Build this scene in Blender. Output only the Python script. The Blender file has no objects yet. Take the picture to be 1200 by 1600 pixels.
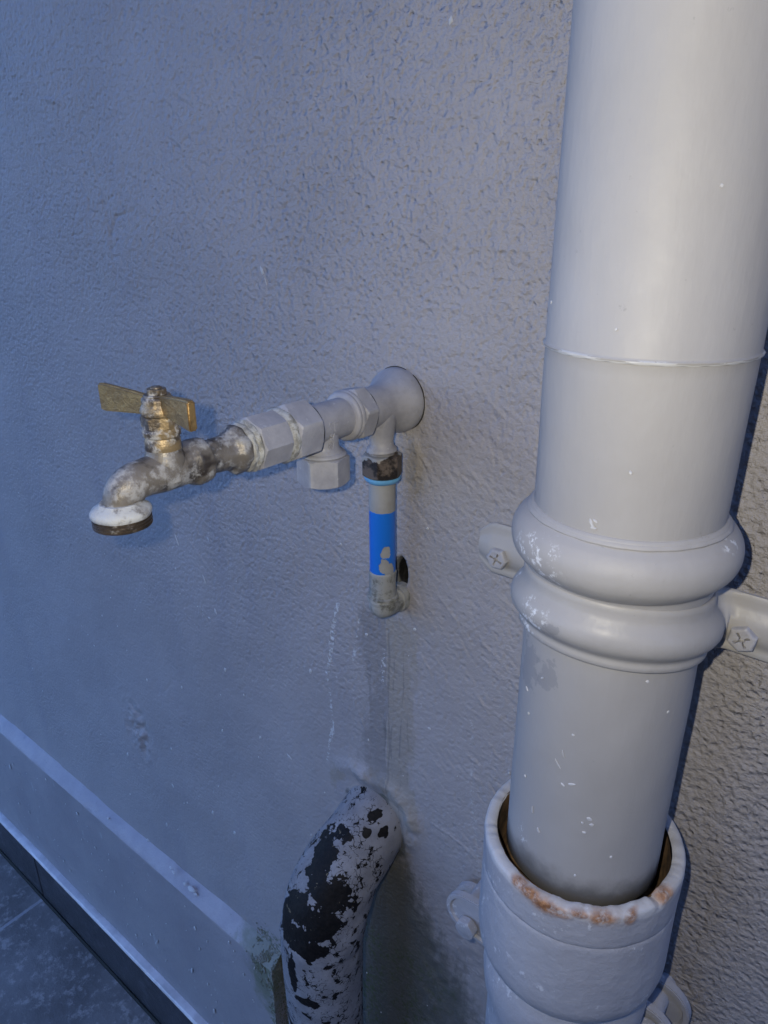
import bpy, bmesh, math, random
import numpy as np
from mathutils import Vector, Matrix
R = math.radians
rng = random.Random(7)
S = bpy.context.scene
H = 1.452                      # height of the eye above the paving
DC = 0.46175                   # eye to wall
EYE = Vector((0, -DC, H))

# ------------------------------------------------------------------ camera
cd = bpy.data.cameras.new('camera'); cam = bpy.data.objects.new('camera', cd)
S.collection.objects.link(cam); S.camera = cam
cd.sensor_fit = 'VERTICAL'; cd.sensor_height = 24; cd.sensor_width = 18
cd.lens = 24 * 1114.43 / 1600
cd.clip_start = 0.01; cd.clip_end = 500
r0 = Vector((0.78102393, 0.62449754, -0.00210811))      # image right
r1 = Vector((0.23755146, -0.30021078, -0.92381967))     # image down
r2 = Vector((-0.57755599, 0.72102449, -0.38282211))     # view
cam.matrix_world = Matrix(((r0.x, -r1.x, -r2.x, EYE.x), (r0.y, -r1.y, -r2.y, EYE.y), (r0.z, -r1.z, -r2.z, EYE.z), (0, 0, 0, 1)))
cd.dof.use_dof = False

# ------------------------------------------------------------------ sky and lamp
w = bpy.data.worlds.new('World'); S.world = w; w.use_nodes = True
nt = w.node_tree; bg = nt.nodes['Background']
sky = nt.nodes.new('ShaderNodeTexSky'); sky.sky_type = 'NISHITA'; sky.sun_disc = False
sky.sun_elevation = R(42); sky.sun_rotation = R(20); sky.air_density = 1.0; sky.dust_density = 0.0; sky.ozone_density = 10.0
wb = nt.nodes.new('ShaderNodeMix'); wb.data_type = 'RGBA'; wb.blend_type = 'MULTIPLY'; wb.inputs[0].default_value = 1
wb.inputs[7].default_value = (.90, .865, 1.0, 1)          # the photograph's white balance on the skylight
nt.links.new(sky.outputs[0], wb.inputs[6]); nt.links.new(wb.outputs[2], bg.inputs[0]); bg.inputs[1].default_value = 0.15
# the wall stands in open shade; the photograph is lit by the lamp of the phone, whose hard shadows it shows
ld = bpy.data.lights.new('flash_lamp', 'POINT'); ld.energy = 2.7; ld.shadow_soft_size = 0.0035; ld.color = (1.0, 0.92, 0.74)
lo = bpy.data.objects.new('flash_lamp', ld); S.collection.objects.link(lo); lo.location = EYE + Vector((-0.034, 0.0, 0.003))
S.view_settings.view_transform = 'Standard'; S.view_settings.look = 'None'; S.view_settings.exposure = 1.5; S.view_settings.gamma = 1
S.render.resolution_x = 768; S.render.resolution_y = 1024

# ------------------------------------------------------------------ helpers
def V(x, d, z):                # x along the wall, d out of the wall, z relative to the eye
    return Vector((x, -d, z + H))
COL = S.collection
def tagit(o, label=None, cat=None, group=None, kind=None):
    if label: o['label'] = label
    if cat: o['category'] = cat
    if group: o['group'] = group
    if kind: o['kind'] = kind
    return o
def empty(name, loc, label, cat, group=None):
    o = bpy.data.objects.new(name, None); COL.objects.link(o); o.location = loc; o.empty_display_size = .05
    return tagit(o, label, cat, group)
ORG = {}
def obj(name, geo, mats, parent=None, loc=None, smooth=35, label=None):
    """geo = (verts, faces[, material indices]) in world coordinates"""
    vs, fs = geo[0], geo[1]
    if parent is not None and loc is None: org = ORG.get(parent.name, parent.location.copy())
    else: org = loc if loc is not None else Vector((0, 0, 0))
    me = bpy.data.meshes.new(name)
    me.from_pydata([tuple(Vector(v) - org) for v in vs], [], [tuple(f) for f in fs])
    if not isinstance(mats, (list, tuple)): mats = [mats]
    for m in mats: me.materials.append(m)
    if len(geo) > 2:
        me.polygons.foreach_set('material_index', geo[2])
    bm = bmesh.new(); bm.from_mesh(me); bmesh.ops.recalc_face_normals(bm, faces=bm.faces); bm.to_mesh(me); bm.free()
    me.shade_smooth()
    if smooth: me.set_sharp_from_angle(angle=R(smooth))
    o = bpy.data.objects.new(name, me); COL.objects.link(o)
    if parent is not None:
        o.parent = parent
        po = ORG.get(parent.name, parent.location.copy())
        o.location = org - po
        ORG[o.name] = org
    else:
        o.location = org; ORG[o.name] = org
    if label: o['label'] = label
    return o
def join(*gs):
    V_, F_, M_ = [], [], []
    for g in gs:
        n = len(V_); V_ += list(g[0]); F_ += [tuple(i + n for i in f) for f in g[1]]
        M_ += list(g[2]) if len(g) > 2 else [0] * len(g[1])
    return V_, F_, M_
def setm(g, k): return g[0], g[1], [k] * len(g[1])
def frame(ax):
    ax = Vector(ax).normalized()
    u = Vector((0, 0, 1)) if abs(ax.z) < .9 else Vector((1, 0, 0))
    e1 = (u - ax * u.dot(ax)).normalized(); e2 = ax.cross(e1)
    return ax, e1, e2
def lathe(base, ax, prof, n=64, rf=None, close=True, e1=None):
    """prof = [(t, r)], rf(theta, t, r) -> r"""
    ax, a, b = frame(ax)
    if e1 is not None: a = Vector(e1).normalized(); b = ax.cross(a)
    vs, fs = [], []
    for t, r in prof:
        for i in range(n):
            th = 2 * math.pi * i / n
            rr = rf(th, t, r) if rf else r
            vs.append(Vector(base) + ax * t + (a * math.cos(th) + b * math.sin(th)) * rr)
    for j in range(len(prof) - 1):
        for i in range(n):
            k = (i + 1) % n
            fs.append((j * n + i, j * n + k, (j + 1) * n + k, (j + 1) * n + i))
    if close:
        fs.append(tuple(range(n - 1, -1, -1))); fs.append(tuple((len(prof) - 1) * n + i for i in range(n)))
    return vs, fs
def hexf(rc, rot=0, n=6, caps=None):
    """regular prism of corner radius rc; caps = (t0, t1, chamfer)"""
    def f(th, t, r):
        a = (th + rot) % (2 * math.pi / n) - math.pi / n
        h = rc * math.cos(math.pi / n) / math.cos(a)
        return min(h, r)
    return f
def hexnut(base, ax, t0, t1, rc, ch=.0015, rot=0, n=6, seg=72, e1=None):
    d = rc * (1 - math.cos(math.pi / n))
    pr = [(t0, rc - d * 1.25), (t0 + ch * .3, rc - d * .8), (t0 + ch * .65, rc - d * .4), (t0 + ch, rc), (t1 - ch, rc), (t1 - ch * .65, rc - d * .4), (t1 - ch * .3, rc - d * .8), (t1, rc - d * 1.25)]
    return lathe(base, ax, pr, seg, hexf(rc, rot, n), e1=e1)
def dense(pr, step):
    out = [pr[0]]
    for (t0, r0_), (t1, r1_) in zip(pr, pr[1:]):
        k = max(1, int(math.hypot(t1 - t0, r1_ - r0_) / step))
        for i in range(1, k + 1): out.append((t0 + (t1 - t0) * i / k, r0_ + (r1_ - r0_) * i / k))
    return out
def spline(pts, k=8):
    """Catmull-Rom through tuples of any length"""
    P = [np.array(p, float) for p in pts]; P = [2 * P[0] - P[1]] + P + [2 * P[-1] - P[-2]]
    out = []
    for i in range(1, len(P) - 2):
        for j in range(k):
            t = j / k
            out.append(.5 * ((2 * P[i]) + (P[i + 1] - P[i - 1]) * t + (2 * P[i - 1] - 5 * P[i] + 4 * P[i + 1] - P[i + 2]) * t * t + (3 * P[i] - P[i - 1] - 3 * P[i + 1] + P[i + 2]) * t ** 3))
    out.append(P[-2]); return out
def tube(path, n=32, cap=True, up=(1, 0, 0), jit=None):
    """path = [(x,d,z,r)] in wall coordinates, tube kept in a frame built on 'up'"""
    up = Vector(up); pts = [V(*p[:3]) for p in path]; vs, fs = [], []
    for i, p in enumerate(pts):
        t = (pts[min(i + 1, len(pts) - 1)] - pts[max(i - 1, 0)]).normalized()
        a = (up - t * up.dot(t)).normalized(); b = t.cross(a)
        for k in range(n):
            th = 2 * math.pi * k / n; r = path[i][3]
            if jit: r += jit(i, th)
            vs.append(p + (a * math.cos(th) + b * math.sin(th)) * r)
    for j in range(len(pts) - 1):
        for i in range(n):
            k = (i + 1) % n; fs.append((j * n + i, j * n + k, (j + 1) * n + k, (j + 1) * n + i))
    if cap: fs.append(tuple(range(n - 1, -1, -1))); fs.append(tuple((len(pts) - 1) * n + i for i in range(n)))
    return vs, fs
def bevbox(x0, x1, d0, d1, z0, z1, b=.002, seg=2):
    bm = bmesh.new(); bmesh.ops.create_cube(bm, size=1)
    for v in bm.verts: v.co = V((x0 + x1) / 2 + v.co.x * (x1 - x0), (d0 + d1) / 2 + v.co.y * (d1 - d0), (z0 + z1) / 2 + v.co.z * (z1 - z0))
    bmesh.ops.bevel(bm, geom=bm.edges[:], offset=b, segments=seg, affect='EDGES')
    bm.verts.index_update(); g = ([v.co.copy() for v in bm.verts], [[v.index for v in f.verts] for f in bm.faces]); bm.free(); return g
def dab(c, n, t, a, b, h=.0004, k=11, rnd=rng):
    """an irregular flat drop of paint on a surface: centre, normal, long axis, half sizes"""
    n = Vector(n).normalized(); t = Vector(t); t = (t - n * t.dot(n)).normalized(); s = n.cross(t)
    c = Vector(c); vs = [c + n * h]; ph = [rnd.uniform(.65, 1.15) for _ in range(k)]
    for q, m in ((.75, h * .9), (1.0, -.0003)):
        for i in range(k):
            th = 2 * math.pi * i / k
            vs.append(c + (t * math.cos(th) * a + s * math.sin(th) * b) * ph[i] * q + n * m)
    fs = [(0, 1 + i, 1 + (i + 1) % k) for i in range(k)] + [(1 + i, 1 + k + i, 1 + k + (i + 1) % k, 1 + (i + 1) % k) for i in range(k)]
    return vs, fs
# value noise in numpy, for relief that is real geometry
def vnoise(x, y, seed):
    xi = np.floor(x).astype(np.int64); yi = np.floor(y).astype(np.int64); fx = x - xi; fy = y - yi
    fx = fx * fx * (3 - 2 * fx); fy = fy * fy * (3 - 2 * fy)
    def h(a, b):
        v = (a * 374761393 + b * 668265263 + seed * 974711) & 0xffffffff
        v = ((v ^ (v >> 13)) * 1274126177) & 0xffffffff
        return ((v ^ (v >> 16)) & 0xffff) / 65535.0
    return (h(xi, yi) * (1 - fx) + h(xi + 1, yi) * fx) * (1 - fy) + (h(xi, yi + 1) * (1 - fx) + h(xi + 1, yi + 1) * fx) * fy
def fbm(x, y, s, o=4, seed=0):
    v = 0; a = .5; t = 0
    for i in range(o):
        v = v + a * vnoise(x * s + 17.3 * i, y * s + 5.1 * i, seed + i); t += a; a *= .5; s *= 2.03
    return v / t
def sstep(a, b, x):
    t = np.clip((x - a) / (b - a), 0, 1); return t * t * (3 - 2 * t)

# ------------------------------------------------------------------ materials
class M:
    def __init__(s, name, rough=.6, metal=0., spec=.5):
        s.m = bpy.data.materials.new(name); s.m.use_nodes = True; s.t = s.m.node_tree; s.b = s.t.nodes['Principled BSDF']
        s.b.inputs['Roughness'].default_value = rough; s.b.inputs['Metallic'].default_value = metal; s.b.inputs['Specular IOR Level'].default_value = spec
        s.co = s.t.nodes.new('ShaderNodeTexCoord').outputs['Object']; s.h = None
    def N(s, ty, **k):
        n = s.t.nodes.new(ty)
        for a, v in k.items(): setattr(n, a, v)
        return n
    def put(s, sock, v):
        if isinstance(v, bpy.types.NodeSocket): s.t.links.new(v, sock)
        elif isinstance(v, (tuple, list)) and len(v) == 3 and sock.type == 'RGBA': sock.default_value = (*v, 1)
        else: sock.default_value = v
    def vec(s, scale=(1, 1, 1), off=(0, 0, 0), rot=(0, 0, 0)):
        n = s.N('ShaderNodeMapping'); s.put(n.inputs[0], s.co); n.inputs['Scale'].default_value = scale; n.inputs['Location'].default_value = off; n.inputs['Rotation'].default_value = rot
        return n.outputs[0]
    def warp(s, scale, amp):
        n = s.N('ShaderNodeTexNoise'); s.put(n.inputs['Vector'], s.co); n.inputs['Scale'].default_value = scale; n.inputs['Detail'].default_value = 3
        a = s.N('ShaderNodeVectorMath', operation='MULTIPLY_ADD'); s.put(a.inputs[0], n.outputs['Color']); a.inputs[1].default_value = (amp, amp, amp); s.put(a.inputs[2], s.co)
        return a.outputs[0]
    def noise(s, scale, detail=3, rough=.5, dist=0, vec=None):
        n = s.N('ShaderNodeTexNoise'); s.put(n.inputs['Vector'], vec or s.co); n.inputs['Scale'].default_value = scale
        n.inputs['Detail'].default_value = detail; n.inputs['Roughness'].default_value = rough; n.inputs['Distortion'].default_value = dist
        return n.outputs['Fac']
    def vor(s, scale, feature='F1', vec=None, rnd=1):
        n = s.N('ShaderNodeTexVoronoi', feature=feature); s.put(n.inputs['Vector'], vec or s.co); n.inputs['Scale'].default_value = scale; n.inputs['Randomness'].default_value = rnd
        return n.outputs['Distance']
    def math(s, op, a, b=0., c=0., clamp=False):
        n = s.N('ShaderNodeMath', operation=op, use_clamp=clamp); s.put(n.inputs[0], a); s.put(n.inputs[1], b)
        if op in ('MULTIPLY_ADD', 'SMOOTH_MIN'): s.put(n.inputs[2], c)
        return n.outputs[0]
    def step(s, x, a, b, lo=0., hi=1.):
        n = s.N('ShaderNodeMapRange', interpolation_type='SMOOTHSTEP'); s.put(n.inputs[0], x)
        n.inputs[1].default_value = a; n.inputs[2].default_value = b; n.inputs[3].default_value = lo; n.inputs[4].default_value = hi
        return n.outputs[0]
    def mix(s, f, a, b):
        n = s.N('ShaderNodeMix', data_type='RGBA'); s.put(n.inputs[0], f); s.put(n.inputs[6], a); s.put(n.inputs[7], b); return n.outputs[2]
    def attr(s, name):
        n = s.N('ShaderNodeAttribute', attribute_name=name); return n.outputs['Fac']
    def spot(s, c, r, nz=None, amp=.5, edge=.25):
        """1 inside an ellipsoid at c (object space), with its edge broken by a noise socket"""
        v = s.N('ShaderNodeVectorMath', operation='SUBTRACT'); s.put(v.inputs[0], s.co); v.inputs[1].default_value = c
        q = s.N('ShaderNodeVectorMath', operation='DIVIDE'); s.put(q.inputs[0], v.outputs[0]); q.inputs[1].default_value = r if isinstance(r, (tuple, list)) else (r, r, r)
        l = s.N('ShaderNodeVectorMath', operation='LENGTH'); s.put(l.inputs[0], q.outputs[0]); d = l.outputs['Value']
        if nz is not None: d = s.math('ADD', d, s.math('MULTIPLY', s.math('SUBTRACT', nz, .5), amp * 2))
        return s.step(d, 1 - edge, 1 + edge, 1., 0.)
    def mx(s, *a):
        o = a[0]
        for k in a[1:]: o = s.math('MAXIMUM', o, k)
        return o
    def bump(s, h, dist, strength=1.):
        n = s.N('ShaderNodeBump'); n.inputs['Strength'].default_value = strength; n.inputs['Distance'].default_value = dist; s.put(n.inputs['Height'], h)
        if s.h is not None: s.t.links.new(s.h, n.inputs['Normal'])
        s.h = n.outputs[0]
    def done(s, col=None, rough=None, metal=None):
        if col is not None: s.put(s.b.inputs['Base Color'], col)
        if rough is not None: s.put(s.b.inputs['Roughness'], rough)
        if metal is not None: s.put(s.b.inputs['Metallic'], metal)
        if s.h is not None: s.t.links.new(s.h, s.b.inputs['Normal'])
        return s.m

WALLC = (.306, .290, .294)
def wall_mat():
    m = M('painted_plaster', .62, spec=.35)
    ro = m.attr('rough')
    fine = m.noise(290, 3, .6); mid = m.noise(80, 3, .55); pit = m.vor(190, 'SMOOTH_F1', vec=m.vec((1, 1, 1), (.2, .1, .4))); big = m.noise(7, 4, .6)
    st = m.noise(20, 4, .6, vec=m.vec((1, 1, .16)))
    tro = m.noise(60, 3, .6, vec=m.vec((1, 1, 3.4), rot=(0, R(28), 0)))
    col = m.mix(m.step(big, .3, .7), tuple(c * .93 for c in WALLC), tuple(c * 1.06 for c in WALLC))
    col = m.mix(m.math('MULTIPLY', m.step(st, .5, .75), .28), col, (.22, .22, .26))
    col = m.mix(m.math('MULTIPLY', m.step(m.noise(160, 3, .7), .62, .74), .3), col, (.18, .18, .21))
    col = m.mix(m.math('MULTIPLY', m.math('MULTIPLY', m.step(fine, .44, .30), ro), .20), col, (.15, .15, .165))
    # wear stored on the mesh, together with the shade of the hole
    n = m.math('MULTIPLY_ADD', m.noise(75, 4, .65), .5, m.math('MULTIPLY', m.noise(55, 4, .7, vec=m.vec((1, 1, .14))), .5))
    def a(name, amp=.5): return m.step(m.math('ADD', m.attr(name), m.math('MULTIPLY', m.math('SUBTRACT', n, .5), amp)), .35, .65)
    col = m.mix(m.math('MULTIPLY', a('brown', 1.6), .65), col, (.255, .228, .19))
    col = m.mix(m.math('MULTIPLY', a('damp', 1.5), .5), col, (.15, .145, .145))
    col = m.mix(m.math('MULTIPLY', a('dirt_shade', .9), .8), col, (.075, .08, .07))
    col = m.mix(m.step(m.attr('dirt_shade'), 1.35, 1.7), col, (.008, .008, .008))  # shade inside the hole, painted black
    n2 = m.step(m.noise(150, 4, .7), .45, .6)
    col = m.mix(m.math('MULTIPLY', m.math('MULTIPLY', a('moss', .8), n2), .8), col, (.07, .095, .035))
    wh = m.step(m.math('MULTIPLY', m.attr('white'), m.step(m.noise(260, 3, .7), .42, .6)), .3, .7)
    col = m.mix(m.math('MULTIPLY', wh, .85), col, (.5, .52, .54))
    m.bump(m.math('MULTIPLY', fine, ro), .0033, 1.)
    m.bump(m.math('MULTIPLY', m.step(pit, .1, .55), ro), .0016, .8)
    m.bump(m.math('MULTIPLY', mid, ro), .0036, .6)
    m.bump(m.math('MULTIPLY', tro, ro), .0028, .45)
    return m.done(col, m.step(big, .2, .8, .55, .68))
def plinth_mat():
    m = M('plinth_paint', .5, spec=.4)
    n = m.noise(9, 4, .6); k = m.noise(120, 4, .7)
    col = m.mix(m.step(n, .3, .7), (.25, .236, .248), (.285, .270, .278))
    col = m.mix(m.math('MULTIPLY', m.step(m.noise(45, 4, .7, vec=m.vec((1, 1, .4))), .64, .7), .45), col, (.42, .44, .46))
    col = m.mix(m.math('MULTIPLY', m.step(k, .66, .74), .5), col, (.1, .1, .11))
    g = m.noise(60, 4, .6)
    col = m.mix(m.math('MULTIPLY', m.spot((-.080, -.02, H - 1.02), (.03, .05, .07), g, 1.0, .5), .75), col, (.12, .14, .075))
    m.bump(m.noise(220, 3, .6), .0012, .5); m.bump(m.noise(14, 4, .6), .006, .5)
    return m.done(col)
def ledge_mat():
    m = M('plinth_ledge_lit', .5)
    a = m.noise(19, 4, .65); g = m.noise(60, 4, .6); k = m.noise(150, 4, .7)
    c = m.mix(m.step(a, .3, .7), (.30, .288, .32), (.355, .34, .37))  # lit slope: paler than the plinth face by colour
    c = m.mix(m.math('MULTIPLY', m.step(k, .63, .72), .4), c, (.14, .14, .15))
    c = m.mix(m.math('MULTIPLY', m.spot((-.085, 0, H - 1.0), (.055, .06, .06), g, .9, .5), .85), c, (.15, .16, .12))
    m.bump(m.noise(160, 3, .6), .001, .6); m.bump(g, .003, .5)
    return m.done(c)
def flat_mat(name, col, rough=.6, metal=0, bump=.0006, sc=200, var=.12, spec=.5):
    m = M(name, rough, metal, spec)
    a = m.noise(sc * .12, 4, .65)
    c = m.mix(m.step(a, .3, .7), tuple(x * (1 - var) for x in col), tuple(min(1, x * (1 + var)) for x in col))
    m.bump(m.noise(sc, 3, .6), bump, .6)
    return m.done(c, m.step(a, .2, .8, rough - .06, rough + .06))
LIGHT = (.298, .288, .282)
def pipe_mat(name='grey_pipe_paint', marks=(), soot=None, rough=.42, dark=(), col0=LIGHT, bump=.0012):
    """satin grey paint; marks = bare white scuffs, dark = grey smudges (object space)"""
    m = M(name, rough, spec=.3)
    a = m.noise(9, 4, .6); b = m.noise(38, 4, .65)
    col = m.mix(m.step(a, .3, .7), tuple(c * .95 for c in col0), tuple(c * 1.04 for c in col0))
    col = m.mix(m.math('MULTIPLY', m.step(b, .56, .75), .16), col, (.31, .31, .3))
    fl = m.noise(170, 4, .75)
    k = m.noise(240, 5, .7)
    for c, r in marks:
        f = m.math('MULTIPLY', m.spot(c, r, m.noise(60, 4, .7), 1.0, .3), m.step(fl, .52, .62))
        col = m.mix(m.math('MULTIPLY', f, .8), col, (.62, .63, .65))
    for c, r in dark:
        f = m.spot(c, r, m.noise(110, 4, .65), 1.9, .14)
        col = m.mix(m.math('MULTIPLY', f, .6), col, (.20, .20, .21))
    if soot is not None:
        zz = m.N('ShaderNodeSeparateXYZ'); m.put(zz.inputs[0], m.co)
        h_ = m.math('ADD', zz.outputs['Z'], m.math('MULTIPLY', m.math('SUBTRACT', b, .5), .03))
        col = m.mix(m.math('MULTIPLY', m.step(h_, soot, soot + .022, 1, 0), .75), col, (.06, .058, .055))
    scr = m.vor(30, 'DISTANCE_TO_EDGE', vec=m.vec((1, 1, .5), rot=(.3, .5, .2)))
    f = m.math('MULTIPLY', m.step(scr, .0, .012, 1, 0), m.step(m.noise(14, 3, .6), .58, .66))
    col = m.mix(m.math('MULTIPLY', f, .0), col, (.62, .62, .63))
    drip = m.noise(20, 4, .6, vec=m.vec((1, 1, .22)))
    col = m.mix(m.math('MULTIPLY', m.step(drip, .54, .72), .14), col, (.23, .225, .21))
    col = m.mix(m.math('MULTIPLY', m.step(m.noise(130, 4, .75), .66, .74), .45), col, (.19, .19, .19))
    hair = m.vor(34, 'DISTANCE_TO_EDGE', vec=m.vec((1.6, 1.6, .7), rot=(.4, .2, .1)))
    m.bump(m.noise(60, 3, .5), bump, .35); m.bump(m.noise(9, 2, .5), .006, .35); m.bump(m.noise(150, 3, .6, vec=m.vec((1, 1, .3))), .0007, .4)
    return m.done(col, m.step(b, .3, .8, rough - .03, rough + .1))
def fitting_mat(name='painted_fitting', dark_tint=.25):
    m = M(name, .5, spec=.45)
    a = m.noise(60, 4, .65); b = m.noise(180, 4, .7)
    geo = m.N('ShaderNodeNewGeometry')
    col = m.mix(m.step(a, .35, .65), (.255, .252, .27), (.315, .31, .325))
    col = m.mix(m.math('MULTIPLY', m.step(b, .62, .72), dark_tint), col, (.15, .145, .13))
    col = m.mix(m.math('MULTIPLY', m.step(m.noise(110, 3, .6), .66, .72), .4), col, (.5, .5, .5))
    e = m.step(geo.outputs['Pointiness'], .535, .6)
    col = m.mix(m.math('MULTIPLY', e, .3), col, (.5, .5, .5))
    m.bump(m.noise(300, 3, .6), .0006, .5); m.bump(m.noise(60, 3, .6), .0012, .4)
    return m.done(col, m.step(a, .3, .7, .42, .58))
def scale_mat(name, base, lime, dark, k=.5, metal=.6, sc=90, brass=None):
    """old brass: dull metal under chalky lime scale and dark tarnish"""
    m = M(name, .5, metal, .5)
    a = m.noise(sc, 5, .7); b = m.noise(sc * .45, 4, .65, .4, vec=m.vec((1, 1, 1), (.3, .1, .2))); c = m.noise(sc * 3.5, 4, .7)
    tar = m.step(b, .45, .58)
    col = m.mix(tar, base, dark)
    lim = m.math('MULTIPLY', m.step(m.math('ADD', a, m.math('MULTIPLY', c, .25)), k, k + .16), .85)
    col = m.mix(lim, col, lime)
    m.bump(c, .0007, .6); m.bump(a, .0016, .5)
    return m.done(col, m.step(lim, 0, 1, .40, .8), m.step(lim, 0, .8, metal, 0.))

MW = wall_mat()
MWHITE = flat_mat('white_paint_drop', (.43, .43, .44), .6, bump=.0003)
MPLINTH = plinth_mat()

# ------------------------------------------------------------------ wall
def build_wall():
    def axis(segs):
        out = []
        for a, b, s in segs:
            n = max(1, int(round((b - a) / s))); out += list(np.linspace(a, b, n, endpoint=False))
        out.append(segs[-1][1]); return np.array(out)
    xs = axis([(-7, -2.4, .25), (-2.4, -1.2, .012), (-1.2, -.72, .003), (-.72, .09, .00125), (.09, .3, .006), (.3, 3.2, .2)])
    zs = axis([(-1.46, -1.0, .02), (-1.0, -.76, .004), (-.76, .16, .0014), (.16, .45, .006), (.45, 2.4, .15)])
    X, Z = np.meshgrid(xs, zs); nx, nz = len(xs), len(zs)
    y = np.zeros_like(X)                         # relief out of the wall
    y += (fbm(X, Z, 6, 3, 3) - .5) * .004
    y += (fbm(X, Z, 38, 3, 11) - .5) * .0012
    rough = .50 + .45 * sstep(-.12, -.02, X) + .26 * sstep(-.30, .05, Z) + .5 * (fbm(X, Z, 7, 3, 21) - .5)
    rough -= .30 * sstep(-.30, -.60, Z) * sstep(-.16, -.30, X)
    rough = np.clip(rough, .2, 1.15)
    grain = fbm(X + .15 * Z, Z * 1.5, 300, 3, 31) - .5
    y += grain * .0012 * rough
    brown = np.zeros_like(X); damp = np.zeros_like(X); dirt_shade = np.zeros_like(X); moss = np.zeros_like(X); white = np.zeros_like(X)
    def seg(p, q):
        (a, b), (c, d) = p, q; L = (c - a) ** 2 + (d - b) ** 2
        t = np.clip(((X - a) * (c - a) + (Z - b) * (d - b)) / L, 0, 1)
        return np.hypot(X - a - t * (c - a), Z - b - t * (d - b))
    def groove(pts, w_, h):
        nonlocal y
        dd = np.full_like(X, 9.)
        for p, q in zip(pts, pts[1:]): dd = np.minimum(dd, seg(p, q))
        y = y + h * np.exp(-(dd / w_) ** 2)
    # trowel nicks and scratches seen on the plaster
    groove([(-.764, .06), (-.75, .0), (-.748, -.06)], .0016, -.0016)
    groove([(-.70, .006), (-.735, .0), (-.752, -.02)], .0018, -.0018)
    groove([(-.835, .118), (-.81, .112)], .002, .002)
    groove([(-.80, -.02), (-.79, -.06)], .0015, -.0014)
    groove([(-.74, -.135), (-.738, -.145)], .0018, -.003)
    groove([(-.345, -.0), (-.30, -.02), (-.24, -.022)], .0012, .0008)
    r2_ = random.Random(5)
    for _ in range(95):
        cx = r2_.uniform(-.95, .05); cz = r2_.uniform(-.8, .14); a = R(r2_.gauss(-28, 16)) if cx > -.45 else R(r2_.gauss(-60, 30))
        L = r2_.uniform(.008, .034)
        box = (abs(X[0] - cx) < .05)
        i0, i1 = np.searchsorted(xs, cx - .05), np.searchsorted(xs, cx + .05); j0, j1 = np.searchsorted(zs, cz - .05), np.searchsorted(zs, cz + .05)
        sx, sz = X[j0:j1, i0:i1], Z[j0:j1, i0:i1]
        t = np.clip(((sx - cx) * math.cos(a) + (sz - cz) * math.sin(a)), -L, L)
        dd = np.hypot(sx - cx - t * math.cos(a), sz - cz - t * math.sin(a))
        y[j0:j1, i0:i1] += r2_.choice([-.0007, .0007, -.0012, .0006]) * np.exp(-(dd / .0011) ** 2) * (1 - (t / L) ** 2)
    for _ in range(70):               # drag marks between the thin pipe and the downpipe
        cx = r2_.uniform(-.335, -.20); cz = r2_.uniform(-.52, -.12); a = R(r2_.gauss(-38, 9)); L = r2_.uniform(.006, .026)
        i0, i1 = np.searchsorted(xs, cx - .05), np.searchsorted(xs, cx + .05); j0, j1 = np.searchsorted(zs, cz - .05), np.searchsorted(zs, cz + .05)
        sx, sz = X[j0:j1, i0:i1], Z[j0:j1, i0:i1]
        t = np.clip(((sx - cx) * math.cos(a) + (sz - cz) * math.sin(a)), -L, L)
        dd = np.hypot(sx - cx - t * math.cos(a), sz - cz - t * math.sin(a) + 2.5 * t * t)
        y[j0:j1, i0:i1] += r2_.choice([.0013, .0009, -.0009, .0006]) * np.exp(-(dd / .0010) ** 2) * (1 - (t / L) ** 2)
    for cx, cz, r_, a0, a1, h_ in ((-.31, -.10, .055, 30, 140, .0011), (-.42, .0, .07, 200, 300, .0008), (-.25, .02, .05, 20, 120, .0009), (-.55, -.25, .09, 60, 150, .0009), (-.30, -.62, .07, 30, 110, .0012), (-.62, .06, .10, 190, 260, .0009)):
        rr = np.hypot(X - cx, (Z - cz) * 1.5); an_ = np.degrees(np.arctan2(Z - cz, X - cx)) % 360
        y += h_ * np.exp(-((rr - r_) / .0016) ** 2) * sstep(a0, a0 + 20, an_) * sstep(a1, a1 - 20, an_)
    # a hairline crack running down the left of the wall
    cr = -.79 + .02 * (fbm(Z, Z * 0, 9, 4, 101) - .5) + .05 * (Z + .1)
    y -= .0010 * np.exp(-((X - cr) / .0012) ** 2) * sstep(-.34, -.28, Z) * sstep(.1, .02, Z) * (vnoise(Z * 40, Z * 0, 8) > .35)
    # hacked patch low on the left
    k = np.exp(-(((X + .862) / .030) ** 2 + ((Z + .745) / .050) ** 2) ** 1.3)
    y += k * (fbm(X, Z, 75, 4, 41) - .55) * .02; 
    # mortar squeezed round the bent pipe
    rr = np.hypot(X + .385, Z + .606); ang = np.arctan2(Z + .606, X + .385)
    ring = np.exp(-((rr - .052 - .006 * np.sin(3 * ang)) / .012) ** 2) * sstep(-2.2, -.6, -abs(ang - .9))
    y += ring * (.006 + .010 * (fbm(X, Z, 55, 4, 51) - .5))
    # mortar behind the little elbow
    rr = np.hypot(X + .345, Z + .330); y += np.exp(-(rr / .022) ** 2) * .003 * fbm(X, Z, 90, 3, 61)
    hole = np.exp(-(((X + .3505) / .0062) ** 2 + ((Z + .3010) / .014) ** 2) ** 2.5); y -= hole * .020; dirt_shade += 3 * np.exp(-(((X + .3505) / .0072) ** 2 + ((Z + .3010) / .015) ** 2) ** 2.5)  # hole beside the thin pipe, its darkness painted in as well
    groove([(-.337, -.175), (-.334, -.19), (-.3365, -.205)], .004, .0014)
    # water stain running down from the elbow, its left half darker and damp
    edge = -.366 + .007 * (fbm(Z, Z * 0, 22, 4, 71) - .5)
    down = sstep(-.335, -.36, Z)
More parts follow.
